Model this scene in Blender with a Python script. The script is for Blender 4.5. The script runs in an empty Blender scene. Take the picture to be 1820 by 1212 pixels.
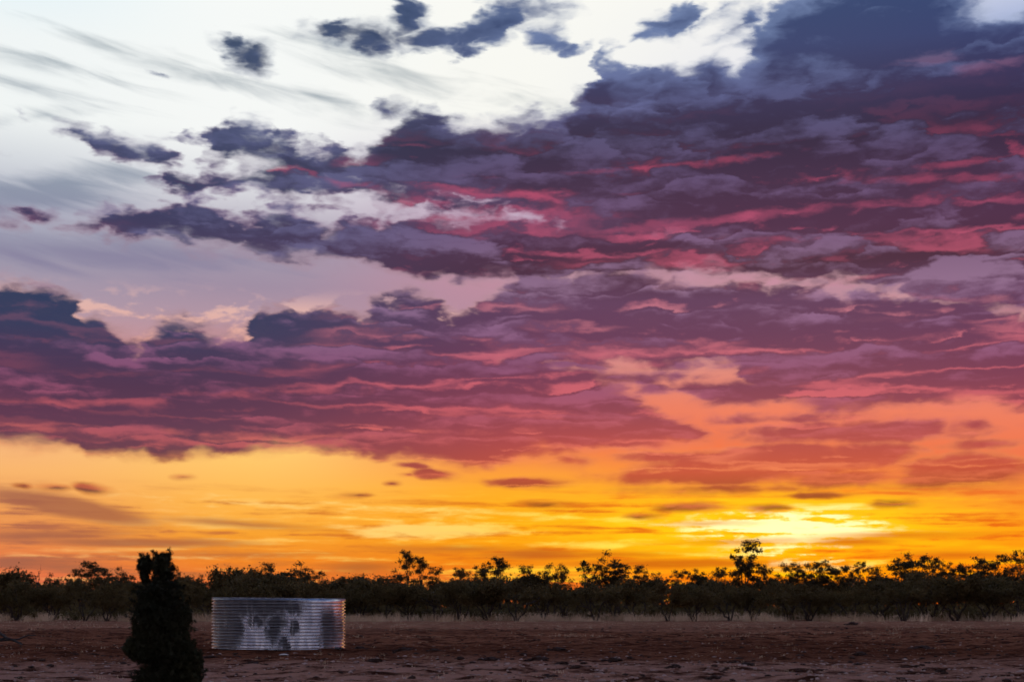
import bpy, bmesh, math, random
import numpy as np
from mathutils import Vector, Matrix, noise as mnoise

scene = bpy.context.scene
col = scene.collection
random.seed(7)

# ------------------------------------------------------------------ camera
EYE = 1.5
cam_d = bpy.data.cameras.new('camera')
cam = bpy.data.objects.new('camera', cam_d); col.objects.link(cam)
cam.location = (0, 0, EYE)
cam.rotation_euler = (math.radians(90), 0, 0)
cam_d.sensor_width = 36.0
cam_d.lens = 36.0 * 2500 / 1820
cam_d.shift_y = 474 / 1820
cam_d.clip_start = 0.1
cam_d.clip_end = 20000
cam_d.dof.use_dof = True
cam_d.dof.focus_distance = 46
cam_d.dof.aperture_fstop = 1.05
scene.camera = cam
scene.render.resolution_x = 1024
scene.render.resolution_y = 681
vs = scene.view_settings
vs.view_transform = 'Standard'
vs.look = 'None'
vs.exposure = 0.0
vs.gamma = 1.0
vs.use_curve_mapping = False

# ------------------------------------------------------------------ sky
# The whole sky lives in the world, drawn on azimuth (degrees right of north)
# and elevation (degrees), so it belongs to directions, not to this lens.
def azel(x, y):
    """survey coordinates of a sky feature -> (azimuth, elevation) in degrees"""
    a = math.atan((x - 910) / 2500)
    e = math.atan((1080 - y) / 2500 * math.cos(a))
    return math.degrees(a), math.degrees(e)

def lin(c):
    out = []
    for v in c[:3]:
        v = v / 255.0
        out.append(v / 12.92 if v <= 0.04045 else ((v + 0.055) / 1.055) ** 2.4)
    return (*out, 1.0)

world = bpy.data.worlds.new('World'); scene.world = world
world.use_nodes = True
T = world.node_tree; T.nodes.clear()

class S:
    """socket wrapper: arithmetic on shader sockets"""
    tree = T
    def __init__(s, sock): s.s = sock
    def __add__(a, b): return op('ADD', a, b)
    def __radd__(a, b): return op('ADD', b, a)
    def __sub__(a, b): return op('SUBTRACT', a, b)
    def __rsub__(a, b): return op('SUBTRACT', b, a)
    def __mul__(a, b): return op('MULTIPLY', a, b)
    def __rmul__(a, b): return op('MULTIPLY', b, a)
    def __truediv__(a, b): return op('DIVIDE', a, b)

def put(sock, v):
    if isinstance(v, S): S.tree.links.new(v.s, sock)
    else: sock.default_value = v

def op(o, a, b=0.0, c=None):
    n = S.tree.nodes.new('ShaderNodeMath'); n.operation = o
    put(n.inputs[0], a)
    if len(n.inputs) > 1: put(n.inputs[1], b)
    if c is not None: put(n.inputs[2], c)
    return S(n.outputs[0])

def smooth(x, a, b, lo=0.0, hi=1.0):
    n = S.tree.nodes.new('ShaderNodeMapRange'); n.interpolation_type = 'SMOOTHSTEP'
    put(n.inputs[0], x); put(n.inputs[1], a); put(n.inputs[2], b); put(n.inputs[3], lo); put(n.inputs[4], hi)
    return S(n.outputs[0])

def linear(x, a, b, lo=0.0, hi=1.0):
    n = S.tree.nodes.new('ShaderNodeMapRange'); n.clamp = True
    put(n.inputs[0], x); put(n.inputs[1], a); put(n.inputs[2], b); put(n.inputs[3], lo); put(n.inputs[4], hi)
    return S(n.outputs[0])

def comb(x, y, z=0.0):
    n = S.tree.nodes.new('ShaderNodeCombineXYZ')
    put(n.inputs[0], x); put(n.inputs[1], y); put(n.inputs[2], z)
    return S(n.outputs[0])

def noise(vec, scale=1.0, detail=4.0, rough=0.5, dist=0.0, dims='3D', color=False):
    n = S.tree.nodes.new('ShaderNodeTexNoise'); n.noise_dimensions = dims
    put(n.inputs['Vector'], vec); put(n.inputs['Scale'], scale); put(n.inputs['Detail'], detail)
    put(n.inputs['Roughness'], rough); put(n.inputs['Distortion'], dist)
    return S(n.outputs['Color' if color else 'Fac'])

def sepa(v):
    n = S.tree.nodes.new('ShaderNodeSeparateXYZ'); put(n.inputs[0], v)
    return S(n.outputs[0]), S(n.outputs[1]), S(n.outputs[2])

def voronoi(vec, scale, detail=1.0, rough=0.5):
    n = S.tree.nodes.new('ShaderNodeTexVoronoi'); n.feature = 'F1'; n.voronoi_dimensions = '2D'
    put(n.inputs['Vector'], vec); put(n.inputs['Scale'], scale)
    put(n.inputs['Detail'], detail); put(n.inputs['Roughness'], rough)
    return S(n.outputs['Distance'])

def mixc(f, a, b, mode='MIX'):
    n = S.tree.nodes.new('ShaderNodeMix'); n.data_type = 'RGBA'; n.blend_type = mode
    n.clamp_factor = True
    put(n.inputs[0], f); put(n.inputs[6], a); put(n.inputs[7], b)
    return S(n.outputs[2])

def ramp(x, stops):
    n = S.tree.nodes.new('ShaderNodeValToRGB'); cr = n.color_ramp
    cr.interpolation = 'LINEAR'
    stops = sorted(stops)
    while len(cr.elements) < len(stops): cr.elements.new(0.5)
    for e, (p, c) in zip(cr.elements, stops): e.position = p
    for e, (p, c) in zip(cr.elements, stops): e.position = p; e.color = c
    put(n.inputs[0], x)
    return S(n.outputs[0])

A0, A1 = -30.0, 30.0
E0, E1 = -2.0, 32.0
def curve(x01, pts, to01):
    """pts: (azimuth, value); float curve over azimuth"""
    n = S.tree.nodes.new('ShaderNodeFloatCurve')
    m = n.mapping; m.use_clip = False; m.extend = 'HORIZONTAL'
    c = m.curves[0]
    pts = sorted(pts)
    while len(c.points) < len(pts): c.points.new(0.5, 0.5)
    for p, (a, v) in zip(c.points, pts):
        p.location = ((a - A0) / (A1 - A0), to01(v)); p.handle_type = 'AUTO_CLAMPED'
    m.update()
    put(n.inputs['Value'], x01); n.inputs['Factor'].default_value = 1.0
    return S(n.outputs[0])

tc = T.nodes.new('ShaderNodeTexCoord')
D = S(tc.outputs['Generated'])
nrm = T.nodes.new('ShaderNodeVectorMath'); nrm.operation = 'NORMALIZE'
put(nrm.inputs[0], D); D = S(nrm.outputs[0])
dx, dy, dz = sepa(D)
RAD = 180 / math.pi
AZ = op('ARCTAN2', dx, dy) * RAD
EL = op('ARCSINE', dz) * RAD
ELP = op('MAXIMUM', EL, 0.0)

# --- domain warps (finer towards the horizon, where clouds are farther off)
pA = comb(AZ * 0.62, EL * 1.0)
w1x, w1y, _ = sepa(noise(pA, 0.55, 2, 0.5, color=True))
w2x, w2y, _ = sepa(noise(comb(AZ * 0.42, EL * 1.30, 3.7), 1.4, 5, 0.58, color=True))
damp = linear(EL, 1.0, 16.0, 0.30, 1.0)
wa = op('MULTIPLY', (w1x - 0.5) * 1.5 + (w2x - 0.5) * 2.4, damp)
we = op('MULTIPLY', (w1y - 0.5) * 0.55 + (w2y - 0.5) * 0.95, damp)
A = AZ + wa
E = EL + we
A01 = linear(A, A0, A1)
P = comb(A, E)                                   # for the big masses
PS = comb(AZ + wa * 0.5, EL + we * 0.42)         # for small clouds
PF = comb(AZ + (w1x - 0.5) * 1.2, EL + (w1y - 0.5) * 0.4)   # for wisps

def vop(o, a, b=None, c=None):
    n = S.tree.nodes.new('ShaderNodeVectorMath'); n.operation = o
    put(n.inputs[0], a)
    if b is not None: put(n.inputs[1], b)
    if c is not None: put(n.inputs[2], c)
    return S(n.outputs['Value'] if o in ('LENGTH', 'DOT_PRODUCT') else n.outputs[0])

def blobs(name, vec, items):
    """union of tilted elliptical clouds: signed depth in degrees, positive inside.
    items: (x, y, half width, half height[, tilt[, gain]])"""
    g = bpy.data.node_groups.new(name, 'ShaderNodeTree')
    g.interface.new_socket('chart', in_out='INPUT', socket_type='NodeSocketVector')
    g.interface.new_socket('depth', in_out='OUTPUT', socket_type='NodeSocketFloat')
    old = S.tree; S.tree = g
    gi = g.nodes.new('NodeGroupInput'); go = g.nodes.new('NodeGroupOutput')
    v0 = S(gi.outputs[0]); shear = {0: v0}; acc = None; parts = None
    for it in items:
        x, y, hw, hh = it[:4]; tilt = it[4] if len(it) > 4 else 0; k = it[5] if len(it) > 5 else 1.0
        tilt = round(tilt / 3) * 3; tt = math.tan(math.radians(tilt))
        if tilt not in shear:
            if parts is None: parts = sepa(v0)
            shear[tilt] = comb(parts[0], op('MULTIPLY_ADD', parts[0], -tt, parts[1]))
        a, e = azel(x, y)
        sw, sh = hw / 43.6 * math.cos(math.radians(a)) ** 2, hh / 43.6 * 0.96
        e2 = e - tt * a
        r = vop('LENGTH', vop('MULTIPLY_ADD', shear[tilt], (1 / sw, 1 / sh, 0), (-a / sw, -e2 / sh, 0)))
        d = op('MULTIPLY_ADD', r, -sh * k, sh * k)
        acc = d if acc is None else op('MAXIMUM', acc, d)
    g.links.new(acc.s, go.inputs[0])
    S.tree = old
    n = S.tree.nodes.new('ShaderNodeGroup'); n.node_tree = g
    put(n.inputs[0], vec)
    return S(n.outputs[0])

def band(top, bot):
    to = lambda v: (v - E0) / (E1 - E0)
    t = curve(A01, [azel(*p) for p in top], to)
    b = curve(A01, [azel(*p) for p in bot], to)
    return op('MINIMUM', t - E01, E01 - b)
E01 = op('MULTIPLY_ADD', E, 1 / (E1 - E0), -E0 / (E1 - E0))

def union(*items):
    acc = items[0]
    for i in items[1:]: acc = op('MAXIMUM', acc, i)
    return acc

def estops(stops):
    return [(min(1, max(0, math.degrees(math.atan((1080 - y) / 2500)) / 40)), lin(c)) for y, c in stops]
E40 = EL * (1 / 40)
def ecol(stops): return ramp(E40, estops(stops))
A40 = linear(AZ, -20, 20)
def acol(*stops): return ramp(A40, [(p, lin(c)) for p, c in stops])

# ---- clear sky: colour by elevation at five azimuths
TOP = [(-700, (70, 105, 165)), (-300, (165, 196, 226))]
cols = [
 (0, [(0,(226,242,248)),(120,(240,245,245)),(250,(240,244,243)),(330,(210,214,220)),(400,(178,180,196)),(480,(150,148,170)),(560,(170,150,168)),(640,(205,150,150)),(740,(236,156,112)),(800,(246,182,124)),(850,(248,180,108)),(900,(240,160,88)),(950,(228,138,74)),(1000,(228,122,70)),(1040,(218,102,72)),(1080,(200,90,60))]),
 (450, [(0,(246,249,247)),(250,(245,247,245)),(330,(225,226,230)),(400,(190,186,198)),(460,(160,150,170)),(520,(158,140,162)),(570,(176,146,162)),(640,(200,140,146)),(740,(236,150,110)),(800,(255,202,112)),(850,(253,190,95)),(900,(252,178,70)),(950,(245,158,45)),(1000,(238,130,36)),(1040,(222,106,56))]),
 (910, [(0,(249,249,243)),(200,(247,247,241)),(300,(196,186,206)),(370,(196,172,194)),(430,(170,138,166)),(500,(188,138,158)),(560,(180,136,156)),(640,(204,132,134)),(720,(226,118,96)),(790,(234,114,76)),(830,(245,146,60)),(870,(250,165,35)),(920,(250,158,14)),(960,(245,145,10)),(1000,(235,118,15)),(1040,(222,92,36))]),
 (1400, [(0,(246,245,240)),(150,(232,232,238)),(300,(160,140,174)),(400,(150,104,138)),(500,(196,140,160)),(560,(184,128,150)),(640,(214,136,128)),(720,(232,122,98)),(790,(234,108,72)),(850,(236,98,48)),(890,(250,140,8)),(930,(255,175,0)),(980,(253,150,0)),(1020,(243,112,0)),(1050,(228,76,4))]),
 (1820, [(0,(215,220,235)),(100,(165,178,215)),(300,(150,110,140)),(450,(160,98,130)),(560,(176,118,142)),(650,(204,118,124)),(740,(232,122,98)),(800,(234,112,78)),(860,(232,106,62)),(900,(238,106,40)),(950,(243,120,8)),(1000,(243,112,4)),(1050,(222,80,4))]),
]
base = None; prev = None
for x, stp in cols:
    a = azel(x, 1080)[0]
    c = ecol(TOP + stp)
    base = c if base is None else mixc(smooth(AZ, prev, a), base, c)
    prev = a

# ---- low glow: sun behind thin cloud, streaked by thin sheets
sa, se = azel(1385, 935)
SUN_AZ, SUN_EL = azel(1400, 985)
st1 = noise(comb(AZ * 0.12, EL * 2.5 + AZ * 0.02, 1.3), 1.0, 5, 0.58, 0.2)      # long thin sheets
st2 = noise(comb(AZ * 0.55, EL * 3.4, 9.1), 1.0, 4, 0.6, 0.3)
fine = noise(comb(AZ * 0.62, EL * 1.6, 2.2), 1.9, 6, 0.6)
ua = op('MULTIPLY_ADD', wa, 0.5, AZ - sa); ue = op('MULTIPLY_ADD', we, 0.35, EL - se)
def gauss(u, v):
    return op('EXPONENT', (u * u + v * v) * -1.0)
mixst = st1 * 0.66 + st2 * 0.34
bright = smooth(mixst, 0.50, 0.66)
dark = smooth(mixst, 0.50, 0.36)
low = smooth(EL, 6.4, 4.6)
low2 = smooth(EL, 5.2, 3.8)
yel = acol((0, (250,172,104)), (0.3, (255,200,92)), (0.5, (255,206,56)), (0.72, (255,226,10)), (1, (255,178,10)))
drk = acol((0, (172,100,76)), (0.3, (206,112,40)), (0.5, (214,100,10)), (0.72, (224,96,0)), (1, (222,84,6)))
base = mixc(low2 * bright * 0.95, base, yel)
base = mixc(low2 * dark * 0.95, base, drk)
g2 = gauss(ua * (1 / 9.0), ue * (1 / 1.6))
base = mixc(g2 * low * (0.84 - dark * 0.8), base, lin((255, 210, 0)))
g1 = gauss(ua * (1 / 4.4), ue * (1 / 0.72))
g1b = gauss((ua + (sa - azel(1450, 992)[0])) * (1 / 3.6), (ue + (se - azel(1450, 992)[1])) * (1 / 0.5))
gg = g1 * 0.95 + g1b * 0.75
stripe = smooth(mixst + (fine - 0.5) * 0.35, 0.44, 0.56)
core = smooth(gg * (stripe * 1.15 + 0.10) + g2 * bright * 0.40, 0.22, 0.95)
base = mixc(core * low, base, (1.2, 1.08, 0.50, 1))
bars = blobs('low_bars', PS, [(250,964,200,9,0,1.6), (70,952,150,9,3), (1210,1001,190,10,0,1.4), (955,985,95,11), (1510,962,90,10), (640,1008,70,11),
                              (120,900,170,20,-9), (30,1000,130,10), (1090,985,120,6), (400,985,150,5), (1330,962,110,6), (1600,950,130,7), (1420,1003,120,5), (1250,930,70,5), (1700,985,120,8), (800,975,120,6), (420,930,140,7,-3)])
bars = smooth(bars + (st2 - 0.5) * 0.2, -0.14, 0.22)
base = mixc(bars * 0.85, base, acol((0, (160, 94, 74)), (0.35, (176, 96, 44)), (0.62, (186, 78, 8)), (1, (205, 90, 8))))
beads = blobs('low_beads', PS, [(480,897,240,5,-3), (760,942,190,17), (880,912,330,5,-3), (1060,968,130,9), (1330,985,110,4), (1560,1000,90,5), (650,905,190,4,-3), (280,990,210,4,0), (980,920,200,4)])
beads = smooth(beads + (st2 - 0.5) * 0.7, -0.04, 0.22)
base = mixc(beads * 0.7, base, acol((0, (255, 204, 130)), (0.35, (255, 222, 130)), (0.6, (255, 228, 90)), (1, (255, 228, 40))))

# ---- wispy cirrus in the pale upper left
fib = noise(comb(AZ * 0.22 + EL * 0.1, EL * 1.3 + AZ * 0.2, 5.0), 1.0, 5, 0.58, 0.5)
wis = blobs('cirrus', PF, [(90,118,230,24,-6), (430,150,260,30,-9), (200,86,190,16,-9), (720,130,290,26,-12), (60,208,170,20,12), (60,345,270,52,9), (180,450,360,46), (150,180,200,16,-6), (560,170,110,26,-9), (930,175,150,16,-12)])
wis = smooth(op('MULTIPLY_ADD', fib - 0.5, 1.9, wis), -0.05, 1.0)
base = mixc(wis * 0.8, base, ecol([(480, (132, 126, 156)), (360, (124, 136, 158)), (130, (112, 132, 146))]))

# ---- peach-lit haze patches among the mid-level cumulus
peach = noise(comb(AZ * 0.42, EL * 1.0, 12.0), 1.0, 4, 0.58, 0.4)
pband = smooth(EL, 8.6, 10.4) * smooth(EL, 12.8, 11.6)
base = mixc(smooth(peach + (fine - 0.5) * 0.35, 0.49, 0.62) * pband * smooth(AZ, 6.0, -3.0, 0.35, 0.75), base, ecol([(720, (240, 140, 110)), (640, (238, 168, 146)), (560, (236, 186, 172)), (500, (214, 172, 178))]))

# ---- the cloud masses
M1 = band(
    [(540,330),(620,280),(680,240),(712,205),(770,176),(805,192),(850,210),(900,208),(940,198),(1000,190),(1016,158),(1045,144),(1060,98),(1080,80),(1125,92),(1165,112),(1220,104),(1285,84),(1330,50),(1380,10),(1430,-20),(1500,-80),(1620,-150),(1820,-180),(2200,-180)],
    [(540,290),(620,330),(680,352),(740,368),(820,376),(900,392),(1000,410),(1100,430),(1300,450),(1820,480),(2200,490)])
ARM_B = band([(250,290),(318,246),(380,220),(440,214),(500,230),(560,250),(640,266),(760,280),(900,300),(1000,330)],
             [(250,225),(318,262),(380,286),(430,300),(480,318),(560,334),(700,345),(900,340),(1000,330)])
ARM_C = band([(220,350),(295,302),(390,300),(450,288),(520,278),(640,296),(900,330),(1100,350)],
             [(220,290),(295,338),(390,358),(500,362),(620,364),(760,378),(920,392),(1100,390)])
ARM_D = band([(20,440),(110,388),(200,366),(300,360),(400,364),(500,374),(570,388),(640,393),(720,385),(800,380),(900,382),(1000,384),(1200,380),(1820,400)],
             [(20,365),(110,420),(230,432),(350,440),(450,460),(550,470),(640,466),(700,490),(800,503),(950,508),(1100,502),(1200,498),(1290,484),(1350,502),(1500,516),(1650,537),(1820,565),(2100,580)])
M2A = band([(-300,500),(0,498),(60,503),(112,512),(142,530),(156,560),(190,568),(216,590),(245,604),(270,580),(300,556),(340,564),(380,590),(430,584),(470,548),(540,530),(600,538),(640,552),(680,520),(720,513),(765,524),(800,560),(850,600),(950,640),(1040,654),(1090,674),(1135,698),(1175,728),(1240,750),(1300,830)],
           [(-300,790),(0,792),(132,792),(152,808),(330,812),(425,808),(472,800),(600,803),(700,812),(800,822),(880,829),(925,815),(1000,802),(1120,797),(1230,790),(1270,770),(1300,750)])
M2R = band([(660,640),(760,580),(840,545),(900,500),(980,480),(1060,474),(1200,482),(1350,498),(1500,518),(1600,514),(1720,526),(1820,548),(2100,570)],
           [(660,600),(760,645),(900,660),(1000,662),(1090,652),(1160,656),(1240,656),(1300,664),(1345,702),(1400,722),(1500,735),(1600,727),(1700,720),(1820,732),(2100,730)])
right = blobs('right_bars', PS, [(1320,696,100,22), (1500,768,250,24,0), (1130,752,110,18), (1375,822,255,36,3), (1270,846,180,20), (1715,832,135,30), (1500,850,130,17), (1290,868,130,11), (1725,756,42,11),
                                 (1010,817,34,12), (1080,778,190,22), (1660,852,110,14), (1560,705,140,14), (1400,745,170,10), (1180,812,90,10), (1760,790,90,9), (930,800,120,14), (1090,672,150,14), (1215,690,110,11), (1010,648,120,14)])
small = blobs('small_puffs', PS, [(440,92,54,38,-9), (660,66,112,34), (750,72,60,24), (725,36,44,34), (880,50,112,36,15), (935,20,76,24), (965,66,44,28), (680,194,40,22), (195,258,112,20,-9), (280,278,68,18,-12), (85,389,64,16,-6), (20,404,48,12),
                                  (1195,48,80,34,21), (365,354,34,9), (530,370,66,13), (1020,94,28,14), (285,132,20,7), (1290,40,70,34,12)])
tiny = blobs('tiny_puffs', PS, [(45,863,18,5), (97,866,30,6,-3), (158,868,34,9,-6), (770,843,40,11,-3), (697,859,13,5), (925,857,80,11), (1228,901,64,8), (1362,902,44,7), (1138,917,26,5), (965,896,44,5), (1588,894,34,7), (735,826,30,6,-6), (330,847,13,4), (725,843,12,4), (1440,880,60,5), (640,880,24,4)])
gaps = blobs('gaps', PS, [(1222,88,26,20), (1308,106,20,18), (1150,92,34,14), (1795,4,40,20), (1260,60,40,10,30)])

# billowy detail on the rims
bil = voronoi(comb(A * 0.55, E), 0.85, 2.0, 0.6)
dscale = linear(EL, 1.0, 16.0, 0.18, 0.9)
det = op('MULTIPLY', (0.42 - bil) * 0.75 + (fine - 0.5) * 0.6, dscale)
F = op('MULTIPLY_ADD', union(M1, ARM_B, ARM_C, ARM_D, M2A, M2R), E1 - E0, 0.24)
holes = op('MULTIPLY', smooth(peach + (fine - 0.5) * 0.3, 0.53, 0.78), smooth(EL, 9.6, 10.6) * smooth(EL, 13.4, 12.2)) * smooth(AZ, -17.0, -12.0) * smooth(AZ, 4.0, -2.0, 0.35, 1.0)
F = F - holes * 0.95
F = union(F, right * 1.6 + 0.26, small * 1.4 + 0.22)
F = op('MINIMUM', F, gaps * -1.4 + 0.2)
F = op('MAXIMUM', F, tiny * 3.2 + 0.24)
# beyond the frame the same broken deck goes on, all round and overhead
d3 = noise(D, 3.2, 4, 0.55)
d3b = noise(comb(AZ * 0.25, EL * 0.4, 15.0), 1.0, 2, 0.5)
outside = op('MAXIMUM', smooth(EL, 26.0, 31.0), smooth(op('ABSOLUTE', AZ), 25.0, 33.0))
Fo = (d3 - 0.555) * 9.0
F = op('MULTIPLY_ADD', outside, Fo - F, F)
Fd = F + det
feather = smooth(d3b, 0.42, 0.62)                      # some rims crisp, others feathered
alpha = smooth(Fd, feather * -0.30 - 0.12, feather * 0.50 + 0.30)

# ---- cloud colours by elevation, left and right
bodyL = ecol([(-600,(60,80,118)),(60,(34,56,80)),(200,(36,52,86)),(300,(38,44,78)),(400,(48,48,84)),(470,(70,56,90)),(530,(32,52,88)),(600,(44,52,88)),(650,(62,46,82)),(700,(72,42,76)),(760,(88,46,78)),(800,(98,50,76)),(870,(104,54,52)),(1000,(150,80,50))])
bodyR = ecol([(-600,(60,80,118)),(20,(42,64,110)),(100,(48,60,106)),(180,(46,42,82)),(260,(40,28,60)),(330,(58,36,68)),(420,(70,36,70)),(480,(62,28,58)),(540,(88,52,90)),(600,(92,46,86)),(680,(112,46,82)),(730,(134,52,80)),(780,(166,60,72)),(840,(190,68,56)),(900,(110,44,14)),(1000,(150,70,10))])
body = mixc(smooth(AZ, -13.0, 3.0), bodyL, bodyR)
lit = ecol([(-600,(190,190,205)),(80,(120,140,178)),(160,(150,105,140)),(230,(176,80,110)),(300,(208,78,112)),(400,(190,80,116)),(480,(212,92,122)),(560,(218,130,146)),(640,(226,108,126)),(720,(234,104,116)),(790,(240,116,104)),(850,(250,140,84)),(900,(250,150,20))])
sky_side = ecol([(-600,(150,165,195)),(80,(112,132,176)),(180,(100,108,158)),(300,(112,94,140)),(400,(128,98,142)),(520,(162,126,162)),(580,(152,108,150)),(660,(152,88,130)),(730,(178,86,116)),(800,(212,96,98)),(860,(226,108,72))])
sky_side = mixc(smooth(AZ, 2.0, -9.0) * smooth(EL, 11.0, 14.5) * 0.7, sky_side, lin((94, 106, 150)))
rim = ecol([(-600,(220,225,235)),(100,(196,206,220)),(200,(150,160,192)),(300,(164,136,168)),(400,(178,138,168)),(500,(220,176,180)),(600,(236,178,166)),(680,(240,144,128)),(760,(246,134,110)),(830,(252,160,84)),(890,(230,120,10))])

# billows: each overlapping puff is lit on its crown by the pale sky and along
# its belly by the sunset; two sizes of puff
def puffs_up(vec, rough=1.0, smoothness=0.0):
    n = S.tree.nodes.new('ShaderNodeTexVoronoi'); n.feature = 'SMOOTH_F1' if smoothness else 'F1'; n.voronoi_dimensions = '2D'
    put(n.inputs['Vector'], vec); put(n.inputs['Scale'], 1.0); n.inputs['Detail'].default_value = 0.0
    n.inputs['Randomness'].default_value = rough
    if smoothness: n.inputs['Smoothness'].default_value = smoothness
    _, cy, _ = sepa(S(n.outputs['Position']))
    _, vy, _ = sepa(vec)
    return vy - cy
hA = AZ + wa * 1.3; hE = EL + we * 1.1
hq = op('LOGARITHM', op('MAXIMUM', hE, -1.0) + 2.0, math.e) * 11.0        # decks flatten towards the horizon
big_ = puffs_up(comb(hA * 0.20, hq), 1.0, 0.35)
sml = puffs_up(comb(hA * 0.50 + 3.0, hq * 2.1), 1.0, 0.2)
lay = noise(comb(AZ * 0.07, hq * 0.9 + AZ * 0.008, 21.0), 1.0, 4, 0.55, 0.25)
calm = smooth(d3b, 0.40, 0.60, 0.35, 1.0)                # stretches of smoother cloud
soft = noise(comb(hA * 0.30, hE * 0.85, 4.0), 1.0, 6, 0.6)
form = op('MULTIPLY_ADD', sml, 0.50, big_) * calm * 0.9 + (soft - 0.5) * 1.5 + (lay - 0.5) * 2.0 + (fine - 0.5) * 0.75
up = smooth(form, -0.05, 0.62)
down = smooth(form, -0.34, -0.80)
wv = ramp(E40, [(0.10, (1,1,1,1)), (0.40, (1,1,1,1)), (0.435, (.7,.7,.7,1)), (0.46, (.2,.2,.2,1)), (0.50, (.04,.04,.04,1)), (0.54, (0,0,0,1))])
leftcool = smooth(AZ, -15.0, 0.0, 0.20, 1.0)
upper = smooth(EL, 13.5, 18.0)                        # the high mass is lit along its crown
cloud = mixc(up * (0.60 - upper * 0.14), body, sky_side)
crown = smooth(Fd - form * 0.5, 1.5, 0.1) * upper
cloud = mixc(crown * smooth(AZ, -6.0, 6.0, 0.25, 0.70), cloud, sky_side)
lay2 = noise(comb(AZ * 0.05, hq * 0.75 + AZ * 0.006, 33.0), 1.0, 2, 0.45)
thread = smooth(op('ABSOLUTE', lay2 - 0.5), 0.050, 0.0) * smooth(form, 0.20, -0.30)     # long thin lit seams between the sheets
cloud = mixc(op('MULTIPLY', op('MAXIMUM', down * 0.60, thread * 0.50), op('MULTIPLY', wv, leftcool)), cloud, lit)
edge = smooth(Fd, 0.45, 0.03)
cloud = mixc(edge * 0.45, cloud, rim)
slots = blobs('lit_slots', PS, [(1150,298,250,6,3), (1660,318,230,9,-3), (1700,290,130,5), (1660,104,70,13,3,1.2), (1730,118,70,13,0,1.2), (1250,392,330,6,3), (980,345,150,6), (1500,425,330,7,-3),
               (1700,530,200,8,-6), (1090,632,200,6), (150,714,190,6,3), (540,694,210,6,3), (930,738,210,9,0), (280,768,320,6), (620,775,260,6,3), (1400,648,170,6,9), (830,310,60,6), (600,322,110,9,-9), (1250,470,160,4)])
slots = smooth(op('MULTIPLY_ADD', form, -0.30, op('MULTIPLY_ADD', peach - 0.52, 0.6, op('MULTIPLY_ADD', fine - 0.5, 0.6, slots))), -0.06, 0.24)
cloud = mixc(slots * 0.36, cloud, lit)

full = mixc(alpha * 0.985, base, cloud)
# away from the sunset the dusk turns to lilac and blue
dusk = ramp(EL * (1 / 90), [(0.0, lin((150, 128, 132))), (0.12, lin((180, 162, 176))), (0.3, lin((154, 158, 182))), (1.0, lin((90, 112, 148)))])
duskc = mixc(alpha * 0.65, dusk, lin((88, 84, 112)))
full = mixc(smooth(op('ABSOLUTE', AZ + 4.0), 38.0, 115.0), full, duskc)

skyt = T.nodes.new('ShaderNodeTexSky'); skyt.sky_type = 'NISHITA'; skyt.sun_disc = False
skyt.sun_elevation = math.radians(SUN_EL); skyt.sun_rotation = math.radians(SUN_AZ)
bg1 = T.nodes.new('ShaderNodeBackground'); put(bg1.inputs[0], S(skyt.outputs[0])); bg1.inputs[1].default_value = 0.004
bg2 = T.nodes.new('ShaderNodeBackground'); put(bg2.inputs[0], full); bg2.inputs[1].default_value = 1.0
addn = T.nodes.new('ShaderNodeAddShader')
T.links.new(bg1.outputs[0], addn.inputs[0]); T.links.new(bg2.outputs[0], addn.inputs[1])
wo = T.nodes.new('ShaderNodeOutputWorld'); T.links.new(addn.outputs[0], wo.inputs[0])
world.cycles.sampling_method = 'MANUAL'; world.cycles.sample_map_resolution = 512
scene.cycles.use_adaptive_sampling = True
scene.cycles.adaptive_threshold = 0.03
scene.cycles.adaptive_min_samples = 8

# ------------------------------------------------------------------ sun, low behind the trees
sun_d = bpy.data.lights.new('sun', 'SUN'); sun_d.energy = 0.06; sun_d.angle = math.radians(12); sun_d.color = (1.0, 0.55, 0.2)
sun = bpy.data.objects.new('sun', sun_d); col.objects.link(sun)
sd = Vector((math.sin(math.radians(SUN_AZ)) * math.cos(math.radians(SUN_EL)), math.cos(math.radians(SUN_AZ)) * math.cos(math.radians(SUN_EL)), math.sin(math.radians(SUN_EL))))
sun.rotation_euler = (-sd).to_track_quat('-Z', 'Y').to_euler()
sun.location = (30, 100, 20)

# ================================================================== helpers
def tag(o, label=None, cat=None, group=None, kind=None):
    if label: o['label'] = label
    if cat: o['category'] = cat
    if group: o['group'] = group
    if kind: o['kind'] = kind
    return o

def mesh_from(name, verts, faces, smooth_shade=False):
    me = bpy.data.meshes.new(name)
    me.from_pydata(verts, [], faces); me.update()
    if smooth_shade: me.polygons.foreach_set('use_smooth', [True] * len(me.polygons))
    return me

def mesh_np(name, V, Fq, smooth_shade=False):
    """V (n,3) array, Fq (m,k) array of equal-sized faces"""
    me = bpy.data.meshes.new(name)
    V = np.asarray(V, dtype=np.float32); Fq = np.asarray(Fq, dtype=np.int32)
    m, k = Fq.shape
    me.vertices.add(len(V)); me.vertices.foreach_set('co', V.ravel())
    me.loops.add(m * k); me.loops.foreach_set('vertex_index', Fq.ravel())
    me.polygons.add(m)
    me.polygons.foreach_set('loop_start', np.arange(0, m * k, k, dtype=np.int32))
    me.update(calc_edges=True)
    if smooth_shade: me.polygons.foreach_set('use_smooth', np.ones(m, dtype=bool))
    me.validate()
    return me

def add(name, me, mat, parent=None):
    o = bpy.data.objects.new(name, me); col.objects.link(o)
    if mat and not me.materials: me.materials.append(mat)
    if parent: o.parent = parent
    return o

def empty(name, loc, rz=0.0):
    o = bpy.data.objects.new(name, None); col.objects.link(o)
    o.location = loc; o.rotation_euler = (0, 0, rz); o.empty_display_size = 0.3
    return o

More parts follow.
